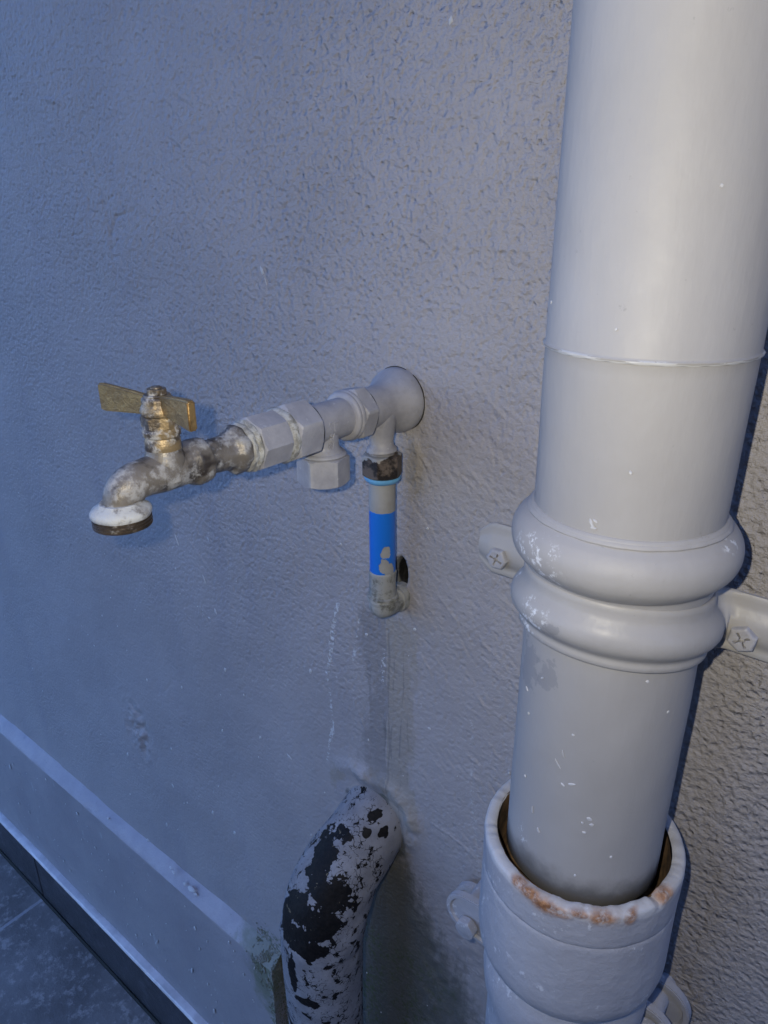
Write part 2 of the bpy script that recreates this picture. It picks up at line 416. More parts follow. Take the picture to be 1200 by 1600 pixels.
    brown += down * sstep(edge - .001, edge + .002, X) * sstep(.062, .004, X - edge + .02 * (fbm(X, Z * .4, 40, 3, 75) - .5)) * (1 - .25 * sstep(-.5, -.75, Z))
    damp += down * sstep(edge + .001, edge - .001, X) * sstep(-.070, -.004, X - edge + .03 * (fbm(X, Z * .35, 38, 3, 76) - .5)) * (.55 + .7 * fbm(X, Z * .25, 45, 3, 77))
    for x_, z0_, z1_, w_, v_ in ((-.3625, -.37, -.60, .0016, .9), (-.3580, -.40, -.55, .0012, .7), (-.3715, -.36, -.58, .0022, .8), (-.3790, -.42, -.60, .0018, .6), (-.3480, -.38, -.59, .0016, .6), (-.3860, -.37, -.50, .0015, .5), (-.3400, -.45, -.60, .002, .5)):
        c_ = x_ + .010 * (fbm(Z, Z * 0 + x_ * 99, 14, 4, 111) - .5)
        damp += v_ * np.exp(-((X - c_) / w_) ** 2) * sstep(z0_ + .02, z0_ - .01, Z) * sstep(z1_ - .02, z1_ + .02, Z) * (.4 + 1.1 * fbm(X, Z, 70, 2, 113))
    brown += .9 * np.exp(-((np.hypot(X + .385, Z + .606) - .055) / .014) ** 2) * sstep(-.65, -.58, Z) * fbm(X, Z, 60, 3, 114) * 1.4
    dirt_shade += .8 * np.exp(-((np.hypot(X + .384, Z + .617) - .043) / .005) ** 2) * fbm(X, Z, 70, 3, 115)
    brown += np.exp(-(((X + .336) / .016) ** 2 + ((Z + .2) / .035) ** 2)) * .8
    dirt_shade += .95 * np.exp(-(((X + .369) / .006) ** 2 + ((Z + .45) / .11) ** 2)) * fbm(X, Z * .3, 60, 3, 72)
    # dark mossy wet corner right of the bent pipe
    dirt_shade += sstep(-.47, -.40, X) * sstep(-.15, -.31, X) * sstep(-.56, -.88, Z) * .88
    dirt_shade += sstep(-.45, -.36, X) * sstep(-.29, -.345, X) * sstep(-.60, -.67, Z) * .35
    moss += sstep(-.46, -.38, X) * sstep(-.20, -.31, X) * sstep(-.66, -.82, Z) * (.25 + .75 * fbm(X, Z, 22, 3, 81))
    moss += sstep(-.62, -.585, X) * sstep(-.44, -.50, X) * sstep(-.93, -1.0, Z)
    y += sstep(-.35, -.30, X) * sstep(-.62, -.75, Z) * (fbm(X, Z, 70, 4, 91) - .5) * .005
    # lime runs left of the stain
    def run(pts, w_, v):
        nonlocal white
        dd = np.full_like(X, 9.)
        for p, q in zip(pts, pts[1:]): dd = np.minimum(dd, seg(p, q))
        wob = .002 * (vnoise(Z * 120, X * 0, 5) - .5)
        white = np.maximum(white, v * 1.25 * np.exp(-((dd + wob) / w_) ** 2))
    run([(-.43, -.36), (-.438, -.40), (-.448, -.46)], .0035, .9)
    run([(-.445, -.47), (-.442, -.52), (-.452, -.57)], .0028, .75)
    run([(-.435, -.44), (-.43, -.49)], .002, .5); run([(-.40, -.36), (-.41, -.42)], .003, .5)
    run([(-.325, -.42), (-.322, -.47)], .004, .35); run([(-.268, -.42), (-.262, -.52), (-.25, -.6)], .005, .4)
    run([(-.37, -.39), (-.372, -.43)], .003, .6)
    run([(-.63, -.325), (-.635, -.35)], .0022, .55); run([(-.655, -.44), (-.66, -.465)], .0026, .6)
    run([(-.25, -.33), (-.215, -.40)], .0015, .35)
    fade = sstep(-2.3, -1.2, X)
    y = y * fade
    vs = np.stack([X, -y, Z + H], -1).reshape(-1, 3)
    idx = np.arange(nx * nz).reshape(nz, nx)
    F = np.stack([idx[:-1, :-1], idx[:-1, 1:], idx[1:, 1:], idx[1:, :-1]], -1).reshape(-1, 4)
    # drops of white paint, each a thin raised patch on the plaster
    dv, df = [], []
    def addd(x, z, a, b, ang):
        i = min(nx - 1, np.searchsorted(xs, x)); j = min(nz - 1, np.searchsorted(zs, z))
        g = dab(V(x, y[j, i] + .0004, z), (0, -1, 0), (math.cos(ang), 0, math.sin(ang)), a, b, .0003, 11, r2_)
        n0 = len(vs) + len(dv); dv.extend(g[0]); df.extend([tuple(q + n0 for q in f) for f in g[1]])
    def px(u, v):
        q = r0 * (u - 600) / 1114.43 + r1 * (v - 800) / 1114.43 + r2; t = DC / q.y
        return q.x * t, q.z * t
    for u, v, a, b, an in [(409, 423, .004, .002, -60), (415, 440, .004, .0006, -70), (704, 31, .0028, .0018, 60), (353, 1046, .0035, .0022, 80), (328, 965, .0022, .0018, 0),
                           (338, 955, .006, .0018, -75), (230, 1062, .0032, .002, 80), (284, 1074, .003, .002, 80), (486, 1048, .0032, .0022, 80), (347, 1142, .0034, .0022, 80), (268, 1170, .003, .002, 80),
                           (200, 1178, .0035, .0028, 80), (271, 1228, .005, .0025, -50), (453, 1182, .0055, .002, -30), (407, 1152, .0028, .002, 60), (573, 991, .0022, .0018, 0),
                           (649, 983, .002, .0018, 0), (672, 1138, .002, .0016, 0), (533, 850, .0016, .0015, 0), (610, 850, .001, .001, 0), (261, 1288, .0055, .003, 80),
                           (332, 1270, .005, .0026, 80), (366, 1302, .005, .0026, 70), (276, 845, .009, .0010, -72), (320, 905, .008, .0012, -70), (305, 700, .002, .0012, -70), (668, 826, .0018, .0014, 20)]:
        x, z = px(u, v); addd(x, z, a, b, R(an))
    for _ in range(60):
        x = r2_.uniform(-1.3, .0); z = r2_.uniform(-.95, -.38)
        if -.2 < x < -.06: continue
        s = r2_.uniform(.0004, .0011) * (1.4 if x < -.6 else 1); addd(x, z, s * r2_.uniform(1, 1.8), s, R(r2_.uniform(40, 110)))
    # solid body behind the plaster face
    body = bevbox(-7, 3.2, -.28, -.035, -1.6, 2.4, .001, 1)
    n0 = len(vs) + len(dv)
    allv = np.concatenate([vs, np.array(dv), np.array([tuple(v) for v in body[0]])])
    me = bpy.data.meshes.new('wall_surface')
    faces = [tuple(f) for f in F.tolist()] + df + [tuple(q + n0 for q in f) for f in body[1]]
    me.from_pydata(allv.tolist(), [], faces)
    mi = np.zeros(len(faces), np.int32); mi[len(F):len(F) + len(df)] = 1
    me.materials.append(MW); me.materials.append(MWHITE); me.polygons.foreach_set('material_index', mi)
    for nm, arr in (('rough', rough), ('brown', brown), ('damp', damp), ('dirt_shade', dirt_shade), ('moss', moss), ('white', white)):
        a = me.attributes.new(nm, 'FLOAT', 'POINT'); full = np.zeros(len(allv), np.float32); full[:len(vs)] = arr.reshape(-1)
        if nm == 'rough': full[len(vs):] = .5
        a.data.foreach_set('value', full)
    me.shade_smooth(); me.update()
    root = empty('plaster_wall', (-.5, 0, 0), 'rough grey painted plaster wall behind the tap and pipes, water stained and flecked white', 'wall')
    o = bpy.data.objects.new('wall_surface', me); COL.objects.link(o); o.parent = root; o.location = (.5, 0, 0)
    return root
wall = build_wall()

def rail(name, prof, x0, x1, step, mats, parent, wob=.0012, seed=1, close=True, label=None, face_m=None):
    """a moulding run along the wall: prof = [(d, z)] swept in x with a hand-made wobble"""
    xs = [-7.0, -5, -3.6, -2.8]; x = -2.3
    xs = [q for q in xs if q >= x0]
    while x < x1: xs.append(x); x += step
    xs.append(x1)
    vs, fs, ms = [], [], []
    for x in xs:
        for k, (d, z) in enumerate(prof):
            n = float(fbm(np.array([x]), np.array([k * .7]), 9, 4, seed)[0] - .5) * 2; n2 = float(fbm(np.array([x]), np.array([k * .9]), 60, 2, seed + 9)[0] - .5) * 2
            vs.append(V(x, d + (n * wob * .6 if k else 0), z + n * wob + n2 * wob * .45))
    m = len(prof)
    for j in range(len(xs) - 1):
        for i in range(m - 1):
            fs.append((j * m + i, j * m + i + 1, (j + 1) * m + i + 1, (j + 1) * m + i)); ms.append(face_m[i] if face_m else 0)
    fs.append(tuple(range(m))); ms.append(0); fs.append(tuple((len(xs) - 1) * m + i for i in range(m - 1, -1, -1))); ms.append(0)
    return obj(name, (vs, fs, ms), mats, parent, smooth=30, label=label)
MPLTOP = ledge_mat()
pl = [(-.004, -.984), (.0008, -.988), (.005, -.992), (.0165, -1.0045), (.020, -1.009), (.0205, -1.014), (.021, -1.15), (.020, -1.46), (-.004, -1.46)]
plo = rail('plinth', pl, -7, -.563, .008, [MPLINTH, MPLTOP], wall, .0022, 3, face_m=[1, 1, 1, 1, 0, 0, 0, 0])
# paint flecks on the plinth face
dr = random.Random(12); gl = []
def px(u, v, d=0.):
    q = r0 * (u - 600) / 1114.43 + r1 * (v - 800) / 1114.43 + r2; t = (DC - d) / q.y
    return q.x * t, q.z * t
for u, v, a, b in [(16, 1198, .010, .006), (30, 1255, .006, .004), (46, 1268, .007, .004), (60, 1308, .004, .004), (121, 1271, .006, .005), (149, 1324, .004, .004), (100, 1345, .006, .003), (72, 1217, .004, .004), (213, 1461, .005, .0035),
                   (246, 1471, .009, .003), (180, 1393, .005, .003), (160, 1360, .003, .003), (305, 1450, .006, .004), (312, 1482, .006, .003), (324, 1470, .005, .002), (358, 1472, .007, .003), (300, 1516, .012, .005), (325, 1537, .006, .003),
                   (381, 1522, .005, .003), (335, 1580, .010, .005), (398, 1512, .006, .002), (236, 1460, .006, .003), (215, 1405, .004, .003), (120, 1395, .004, .003), (110, 1360, .009, .003)]:
    x, z = px(u, v, .0215)
    gl.append(dab(V(x, .0225, z), (0, -1, 0), (.3, 0, 1), a * .8, b * .7, .0003, 11, dr))
for _ in range(90):
    x = dr.uniform(-1.6, -.6); z = dr.uniform(-1.29, -1.03); s = dr.uniform(.0005, .0016)
    gl.append(dab(V(x, .0225, z), (0, -1, 0), (.3, 0, 1), s * dr.uniform(1, 2), s, .0003, 9, dr))
for u, v, a, b in [(300, 1388, .010, .006), (290, 1380, .006, .004), (306, 1396, .006, .003), (272, 1362, .007, .003), (268, 1355, .005, .003), (232, 1312, .004, .003), (170, 1278, .004, .003)]:
    x, z = px(u, v, .012); gl.append(dab(V(x, .0135, z), (0, -1, .9), (1, 0, 0), a * .8, b * .8, .0005, 11, dr))
fl = join(*gl); me = plo.data; n0 = len(me.vertices); org = Vector(wall.location)
pv = [v.co.copy() for v in me.vertices] + [Vector(v) - org for v in fl[0]]; pf = [tuple(p.vertices) for p in me.polygons] + [tuple(i + n0 for i in f) for f in fl[1]]
pm = [p.material_index for p in me.polygons] + [2] * len(fl[1]); me.clear_geometry(); me.from_pydata(pv, [], pf); me.materials.append(MWHITE)
me.polygons.foreach_set('material_index', pm); me.shade_smooth(); me.set_sharp_from_angle(angle=R(30))

# ------------------------------------------------------------------ dark tile skirting with its pale top strip
def tile_mat(name, c0, c1, joints=None):
    m = M(name, .38, spec=.5)
    a = m.noise(7, 5, .65); b = m.noise(70, 5, .7, vec=m.vec((1, 1, 1), rot=(0, 0, .5))); c = m.noise(24, 5, .7, .5)
    col = m.mix(m.step(a, .3, .7), c0, c1)
    col = m.mix(m.math('MULTIPLY', m.step(m.math('MULTIPLY_ADD', b, .5, m.math('MULTIPLY', c, .5)), .5, .62), .55), col, tuple(x * 2.1 for x in c1))
    m.bump(b, .002, .6); m.bump(m.noise(260, 3, .6), .0008, .5)
    return m, col, c
tm, tc, _ = tile_mat('dark_tile', (.026, .026, .030), (.044, .044, .05))
MTILE = tm.done(tc, .4)
MSTRIP = flat_mat('pale_trim', (.62, .60, .60), .5, bump=.001, sc=120, var=.2)
sk = empty('tile_skirting', V(-1.3, .03, -1.452), 'dark tile skirting with a pale top strip along the foot of the grey wall', 'skirting')
def skirt_tile(x0, x1): return bevbox(x0, x1, .0195, .0315, -1.4515, -1.3175, .0012, 1)
xj = [-7, -6.15, -5.19, -4.23, -3.27, -2.31, -1.352, -.565]
for a, b in zip(xj, xj[1:]): obj('skirting_tile', skirt_tile(a + .0012, b - .0012), MTILE, sk)
rail('trim_strip', [(.0195, -1.3168), (.0195, -1.3105), (.026, -1.3100), (.0322, -1.3108), (.0342, -1.3130), (.0345, -1.3185), (.0318, -1.3172)], -7, -.566, .01, MSTRIP, sk, .0009, 8)

# ------------------------------------------------------------------ paving
gm, gc, gn = tile_mat('slate_paving', (.125, .115, .105), (.22, .205, .19))
sx = gm.N('ShaderNodeSeparateXYZ'); gm.put(sx.inputs[0], gm.co)
def joint(sock, off, per, wd):
    f = gm.math('ABSOLUTE', gm.math('SUBTRACT', gm.math('MODULO', gm.math('ADD', sock, off), per), per / 2))
    f = gm.math('ADD', f, gm.math('MULTIPLY', gm.math('SUBTRACT', gm.noise(90, 3, .6), .5), .004))
    return gm.step(f, wd, wd + .002, 1, 0)
jj = gm.mx(joint(sx.outputs['X'], 100 * .62 + 1.352 + .31, .62, .003), joint(sx.outputs['Y'], 100 * .62 + .30, .62, .003))
gc = gm.mix(gm.math('MULTIPLY', jj, .85), gc, (.36, .35, .35))
gm.bump(gm.step(jj, 0, 1, 1, 0), .0012, .6)
MG = gm.done(gc, gm.step(gn, .3, .7, .35, .6))
gvs = [(-60, -90, 0), (60, -90, 0), (60, .1, 0), (-60, .1, 0)]
grd = obj('ground', (gvs, [(0, 1, 2, 3)]), MG, smooth=None); grd['kind'] = 'structure'
# thin irregular black bead where tiles and skirting meet
mk = rail('dark_bead', [(.031, -1.4505), (.031, -1.447), (.034, -1.446), (.0375, -1.4505)], -7, -.566, .008, flat_mat('dark_tint', (.015, .017, .014), .9), sk, .0015, 31)

# added wall out of view, keeps the sky off the right-hand side
ow = empty('sky_blocker_wall', V(2, 1.75, -1.452), 'plain dark wall added out of view to block skylight', 'wall')
obj('wall_body', bevbox(-.45, 6, 1.95, 2.25, -1.452, 1.9, .01, 2), flat_mat('sky_blocker_dark', (.07, .07, .072), .85, bump=.003, sc=60), ow)

# ------------------------------------------------------------------ plastic downpipe
AX, AD = -.1325, .066
down = empty('downpipe', V(AX, AD, -.42), 'tall light grey plastic downpipe with a bulging socket ring, standing in a rust-edged collar', 'downpipe')
O = Vector(down.location)
def loc(x, d, z): return tuple(V(x, d, z) - O)
Z0 = V(AX, AD, 0)
def wv(prof): return [(z, r) for z, r in prof]
def pipe_dab(z, ang, r, a, b, tilt=90, h=.0004):
    """paint speck on a round pipe, ang = degrees from straight out of the wall towards +x"""
    n = Vector((math.sin(R(ang)), -math.cos(R(ang)), 0)); c = V(AX, AD, z) + n * (r + .0002)
    s = n.cross(Vector((0, 0, 1)))
    return dab(c, n, s * math.cos(R(tilt)) + Vector((0, 0, 1)) * math.sin(R(tilt)), a, b, h)
MP = pipe_mat('grey_pipe_paint', rough=.52, marks=[(loc(-.1611, .124, -.1795), (.02, .02, .012)), (loc(-.15, .13, -.19), (.01, .01, .006)), (loc(-.0701, .0713, -.1617), (.006, .01, .006))],
              dark=[])
wobble = lambda th, t, r: r + .00012 * math.sin(3 * th + t * 40) + .0001 * math.sin(7 * th - t * 90)
up = lathe(Z0, (0, 0, 1), dense([(-.168, .0540), (-.0662, .0550), (-.0654, .0554), (-.0648, .0562), (-.0640, .0563), (-.0634, .0556), (-.0626, .0552), (2.3, .0552)][0:7], .006) + [(.1, .0553), (.3, .0553), (.8, .0553), (2.3, .0553)], 128, wobble)
specks = [(-.1512, 1, .0546, .0038, .0012, 60), (-.1535, 2, .0546, .0022, .0008, 10), (-.1495, 3, .0546, .0016, .0008, 20), (-.042, -50, .0552, .001, .001, 0), (.012, 40, .0553, .001, .001, 0), (-.12, 18, .0546, .0012, .0008, 60), (-.05, 2, .0552, .0008, .0008, 0)]
upo = obj('upper_pipe', join(up, setm(join(*[pipe_dab(*s) for s in specks]), 1)), [MP, MWHITE], down, smooth=50)
# white line of old sealant round the joint above
MLINE = flat_mat('pale_sealant', (.42, .42, .42), .5, bump=.0005, var=.05)
obj('joint_line', lathe(Z0, (0, 0, 1), [(-.0660, .0545), (-.0657, .0557), (-.0650, .0562), (-.0642, .0563), (-.0636, .0557), (-.0633, .0548)], 160, lambda th, t, r: r + .0002 * math.sin(9 * th) + .0001 * math.sin(31 * th + t * 3000)), MLINE, upo)
# rolled socket bead
bp = [(-.1570, .0548), (-.1583, .0562), (-.1600, .0568), (-.1615, .0572), (-.1632, .0592), (-.1655, .0618), (-.1690, .0643), (-.1730, .0659), (-.1770, .0664), (-.1810, .0661), (-.1850, .0648), (-.1885, .0624), (-.1912, .0598), (-.1932, .0576), (-.1950, .0560), (-.2010, .0553)]
bp = [(float(a), float(b)) for a, b in spline(bp, 4)]
bead = obj('pipe_socket', lathe(Z0, (0, 0, 1), bp, 128, wobble), MP, down, smooth=50)
obj('socket_lip', lathe(Z0, (0, 0, 1), [(-.1590, .0548), (-.1586, .0560), (-.1594, .0572), (-.1606, .0578), (-.1616, .0574), (-.1620, .0560)], 160, lambda th, t, r: r + .00025 * math.sin(5 * th + 1) + .00012 * math.sin(23 * th)), MP, bead)
lp = dense([(-.4270, .0490), (-.4270, .0528), (-.4255, .0536), (-.1990, .0538)], .008)
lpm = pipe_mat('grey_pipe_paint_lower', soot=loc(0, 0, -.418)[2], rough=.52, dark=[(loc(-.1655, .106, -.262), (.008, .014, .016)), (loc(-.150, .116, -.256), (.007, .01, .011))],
               marks=[(loc(-.158, .112, -.392), (.005, .02, .008))])
specks = [(-.307, 0, .0538, .003, .0004, 70), (-.316, -3, .0538, .004, .0003, 50), (-.3502, 22, .0538, .0022, .0016, 0), (-.3545, 24, .0538, .0014, .001, 0), (-.3545, 18, .0538, .0012, .0009, 30), (-.3655, -19, .0538, .004, .0007, 80), (-.378, -12, .0538, .002, .0012, 60),
          (-.33, 2, .0538, .0016, .0007, 30), (-.327, 8, .0538, .0024, .0008, -20), (-.362, 20, .0538, .0016, .0008, 0), (-.38, 40, .0538, .001, .001, 0), (-.29, 5, .0538, .001, .0007, 0), (-.345, -30, .0538, .001, .001, 0), (-.40, 18, .0538, .001, .0008, 0),
          (-.245, 45, .0538, .0012, .001, 0), (-.27, 64, .0538, .001, .001, 0), (-.28, -38, .0538, .0022, .0005, 40), (-.262, -22, .0538, .0016, .0006, -30), (-.296, -33, .0538, .001, .001, 0)]
lpo = obj('lower_pipe', join(lathe(Z0, (0, 0, 1), lp, 128, wobble), setm(join(*[pipe_dab(*s) for s in specks]), 1)), [lpm, MWHITE], down, smooth=50)

# clamp round the pipe with an ear each side, screwed to the wall
def clamp():
    rb = .0553; path = []                     # (x, d, nx, nd)
    yb = .037; rf_ = .010
    # left ear tip -> fillet -> arc over the front -> fillet -> right ear tip
    def fil(side):
        pts = []
        a_side = math.asin((yb + rf_ - AD) / (rb + rf_))          # where ring meets the fillet
        cx = AX + side * (rb + rf_) * math.cos(a_side); cy = yb + rf_
        a0 = math.atan2(AD - cy, (AX - cx)); a1 = -math.pi / 2
        if side < 0: a0 = math.atan2(AD - cy, AX - cx)
        # angles of the fillet circle, from ring contact to the plate
        da = (a1 - a0 + math.pi) % (2 * math.pi) - math.pi
        for i in range(9):
            t = a0 + da * i / 8; pts.append((cx + rf_ * math.cos(t), cy + rf_ * math.sin(t), -math.cos(t), -math.sin(t)))
        return pts, a_side, cx
    fr, ar, cr = fil(1); flt, al, cl = fil(-1)
    xl, xr = -.2477, -.004
    for i in range(14): path.append((xl + (cl - xl) * i / 14, yb, 0, 1))
    path += flt[::-1]
    for i in range(1, 64):
        t = math.pi - al + (-(math.pi - al) + ar) * i / 64
        path.append((AX + rb * math.cos(t), AD + rb * math.sin(t), math.cos(t), math.sin(t)))
    path += fr
    for i in range(1, 15): path.append((cr + (xr - cr) * i / 14, yb, 0, 1))
    prof = [(0, .0002), (.0012, .0013), (.004, .0016), (.0075, .0018), (.0100, .0030), (.0130, .0058), (.0165, .0080), (.0200, .0088), (.0240, .0086), (.0275, .0070), (.0305, .0042), (.0330, .0020), (.0350, .0014), (.0362, .0020), (.0390, .0022), (.0402, .0012), (.0406, -.0008)]
    np_ = len(prof); vs, fs = [], []
    for j, (x, d, nx_, nd) in enumerate(path):
        # ear ends come to a blunt point
        el = min((x - xl), (xr - x)); kk = 1.0
        flat = abs(nx_) < 1e-6 and abs(d - yb) < 1e-6
        tip = max(0., 1 - el / .011) if flat else 0.
        for t, o in prof:
            c = (t - .0203); c2 = c * (1 - .42 * tip ** 1.3)
            bul = o * (.62 if flat else 1.0) * (1 - .6 * tip)
            z = -.2157 - c2 - (AD + rb - d) * .14
            vs.append(V(x + nx_ * bul, d + nd * bul, z))
        for t, o in prof[::-1]:
            c = (t - .0203); c2 = c * (1 - .42 * tip ** 1.3)
            z = -.2157 - c2 - (AD + rb - d) * .14
            vs.append(V(x - nx_ * .0022, d - nd * .0022, z))
    m = 2 * np_
    for j in range(len(path) - 1):
        for i in range(m):
            k = (i + 1) % m; fs.append((j * m + i, j * m + k, (j + 1) * m + k, (j + 1) * m + i))
    fs.append(tuple(range(m))); fs.append(tuple((len(path) - 1) * m + i for i in range(m - 1, -1, -1)))
    return vs, fs
MC = pipe_mat('clamp_paint', marks=[(loc(-.159, .1205, -.2165), (.012, .012, .009)), (loc(-.150, .126, -.222), (.008, .01, .004)), (loc(-.185, .092, -.212), (.004, .006, .012)), (loc(-.17, .1, -.234), (.02, .02, .0025)), (loc(-.03, .04, -.205), (.03, .02, .004))],
              dark=[(loc(-.1445, .127, -.2185), (.005, .01, .004))], rough=.42)
co = obj('pipe_clamp', clamp(), MC, down, smooth=60)
MSC = fitting_mat('painted_screw', .3)
def screw_geo(c, rc=.0086, h=.0055, rot=0):
    # hex head with a deep cross recess, clogged with paint
    n = 48; vs, fs = [], []
    def cross(th):
        a = (th + rot + .35) % (math.pi / 2) - math.pi / 4
        return .0052 if abs(abs(a) - math.pi / 4) < .26 else .0018
    hx = hexf(rc, rot)
    rings = [(0, 1.0, 0), (h - .0012, 1.0, 0), (h - .0004, .93, 0), (h, .84, 0), (h, .70, 0), (h, None, 0), (h - .0028, None, .0006), (h - .0030, .02, 0)]
    for t, k, ins in rings:
        for i in range(n):
            th = 2 * math.pi * i / n
            r = (cross(th) - ins) if k is None else (hx(th, 0, 9) * k if k > .1 else .0002)
            wob = .00015 * math.sin(5 * th + t * 900)
            vs.append(Vector(c) + Vector((math.cos(th) * (r + wob), -t, math.sin(th) * (r + wob))))
    for j in range(len(rings) - 1):
        for i in range(n):
            k = (i + 1) % n; fs.append((j * n + i, j * n + k, (j + 1) * n + k, (j + 1) * n + i))
    fs.append(tuple(range(n))); fs.append(tuple((len(rings) - 1) * n + i for i in range(n)))
    return vs, fs
sc = obj('screw', screw_geo(V(-.2285, .041, -.2315)), MSC, co, loc=V(-.2285, .041, -.2315), smooth=40)
s2 = sc.copy(); COL.objects.link(s2); s2.parent = co; s2.location = V(-.0608, .041, -.2335) - O; s2.rotation_euler = (0, R(38), 0)
for x in (-.2285, -.0608):
    obj('spacer', lathe(V(x, 0, -.238), (0, -1, 0), [(-.004, .0065), (.036, .0065)], 32), MSC, co)

# ------------------------------------------------------------------ cast iron pipe below with its wide collar
iron = empty('cast_iron_pipe', V(AX, AD, -1.452), 'thick grey iron pipe with a broad rust-edged collar below the downpipe', 'drain pipe')
O2 = Vector(iron.location)
def loc2(x, d, z): return tuple(V(x, d, z) - O2)
def iron_mat():
    m = M('cast_iron_paint', .45, spec=.45)
    a = m.noise(11, 4, .6); b = m.noise(55, 4, .65); c = m.noise(190, 4, .7)
    col = m.mix(m.step(a, .3, .7), (.31, .31, .335), (.36, .36, .385))
    col = m.mix(m.math('MULTIPLY', m.step(b, .6, .72), .3), col, (.25, .26, .28))
    col = m.mix(m.math('MULTIPLY', m.math('MULTIPLY', m.step(c, .56, .63), m.step(m.noise(30, 3, .6), .52, .62)), .6), col, (.66, .67, .69))
    zz = m.N('ShaderNodeSeparateXYZ'); m.put(zz.inputs[0], m.co)
    rimz = (H - .4145) - O2.z
    rim = m.step(m.math('ADD', zz.outputs['Z'], m.math('MULTIPLY', m.math('SUBTRACT', b, .5), .006)), rimz - .007, rimz - .0045)
    col = m.mix(m.math('MULTIPLY', rim, .5), col, (.50, .50, .50))  # bright highlight of the rim mixed into its colour
    ru = m.noise(85, 5, .75)
    rust = None
    for p, r in [((-.1477, .133, -.4150), (.006, .006, .0045)), ((-.138, .1355, -.4165), (.009, .005, .0042)), ((-.126, .1365, -.4185), (.012, .006, .0052)), ((-.117, .136, -.4185), (.009, .005, .0040)), ((-.1045, .132, -.4155), (.007, .006, .0028)), ((-.091, .125, -.4165), (.010, .009, .0045)), ((-.0790, .109, -.417), (.0030, .008, .0055)), ((-.0675, .082, -.4145), (.007, .007, .0035))]:
        q = m.spot(loc2(*p), r, ru, .75, .5); rust = q if rust is None else m.math('MAXIMUM', rust, q)
    halo = None
    for p, r in [((-.132, .136, -.417), (.026, .010, .008)), ((-.090, .122, -.4165), (.022, .012, .007)), ((-.0675, .082, -.4145), (.010, .010, .006))]:
        q = m.spot(loc2(*p), r, b, .5, .6); halo = q if halo is None else m.math('MAXIMUM', halo, q)
    col = m.mix(m.math('MULTIPLY', halo, .22), col, (.36, .25, .16))
    rc = m.mix(m.step(m.noise(130, 4, .7), .35, .65), (.15, .062, .024), (.38, .19, .085))
    col = m.mix(m.math('MULTIPLY', rust, m.step(ru, .30, .55)), col, rc)
    m.bump(m.noise(36, 4, .6), .004, .5); m.bump(c, .0009, .5); m.bump(m.math('MULTIPLY', rust, ru), .0015, .6)
    return m.done(col, m.step(rust, 0, 1, .42, .85))
MI = iron_mat()
m = M('rusty_inside', .9); MR = m.done(m.mix(m.step(m.noise(60, 5, .7), .35, .65), (.05, .03, .018), (.20, .12, .06)), .9)
def rimf(th, t, r):
    # the rim is chipped and slightly out of level
    return r + .0004 * math.sin(3 * th + 1) + .00012 * math.sin(11 * th + t * 60) + .00008 * math.sin(23 * th)
cp = [(-.5560, .0600), (-.5350, .0600), (-.5300, .0625), (-.5240, .0668), (-.5180, .0692), (-.5120, .0702), (-.5020, .0706), (-.4800, .0704), (-.4560, .0701), (-.4475, .0700), (-.4452, .0692), (-.4437, .0700), (-.4360, .0703), (-.4200, .0704), (-.4165, .0702), (-.4148, .0694), (-.4140, .0680), (-.4138, .0650), (-.4142, .0625), (-.4152, .0612)]
cp = dense(cp, .0022)
vs, fs = lathe(Z0, (0, 0, 1), cp, 200, rimf, close=False)
nr = random.Random(3)
for v in vs:
    zc = v.z - H
    a = math.atan2(-(v.y) - AD, v.x - AX)
    if zc > -.4475:
        k = min(1, (zc + .4475) / .03)
        q = float(fbm(np.array([a * .068]), np.array([0.]), 160, 3, 5)[0] - .5) * .0030 + .0018 * math.sin(a + 2.2)
        # nicks on the right
        q -= .0028 * math.exp(-((a - .35) / .05) ** 2) + .002 * math.exp(-((a - 2.6) / .04) ** 2)
        v.z += q * k
    if -.4475 < zc + .0 < -.4430: pass
co2 = obj('collar', (vs, fs), MI, iron, smooth=45)
ins = lathe(Z0, (0, 0, 1), [(-.4158, .0613), (-.430, .0606), (-.455, .0600), (-.470, .0590), (-.472, .0200)], 96, lambda th, t, r: r + .0005 * math.sin(5 * th) * math.sin(9 * th + 1), close=False)
obj('collar_lining', ins, MR, co2, smooth=60)
bpz = dense([(-1.4525, .0575), (-.640, .0580), (-.590, .0588), (-.580, .0606), (-.570, .0625), (-.558, .0634), (-.546, .0628), (-.538, .0610), (-.531, .0602)], .02)
bpz = [(-1.4525, .0575), (-1.0, .0578), (-.700, .0580), (-.640, .0582), (-.600, .0586), (-.5885, .0590), (-.5845, .0604), (-.5780, .0620), (-.5680, .0634), (-.5580, .0640), (-.5490, .0634), (-.5420, .0618), (-.5375, .0604), (-.5330, .0598)]
obj('iron_pipe', lathe(Z0, (0, 0, 1), bpz, 128, rimf), MI, iron, smooth=55)
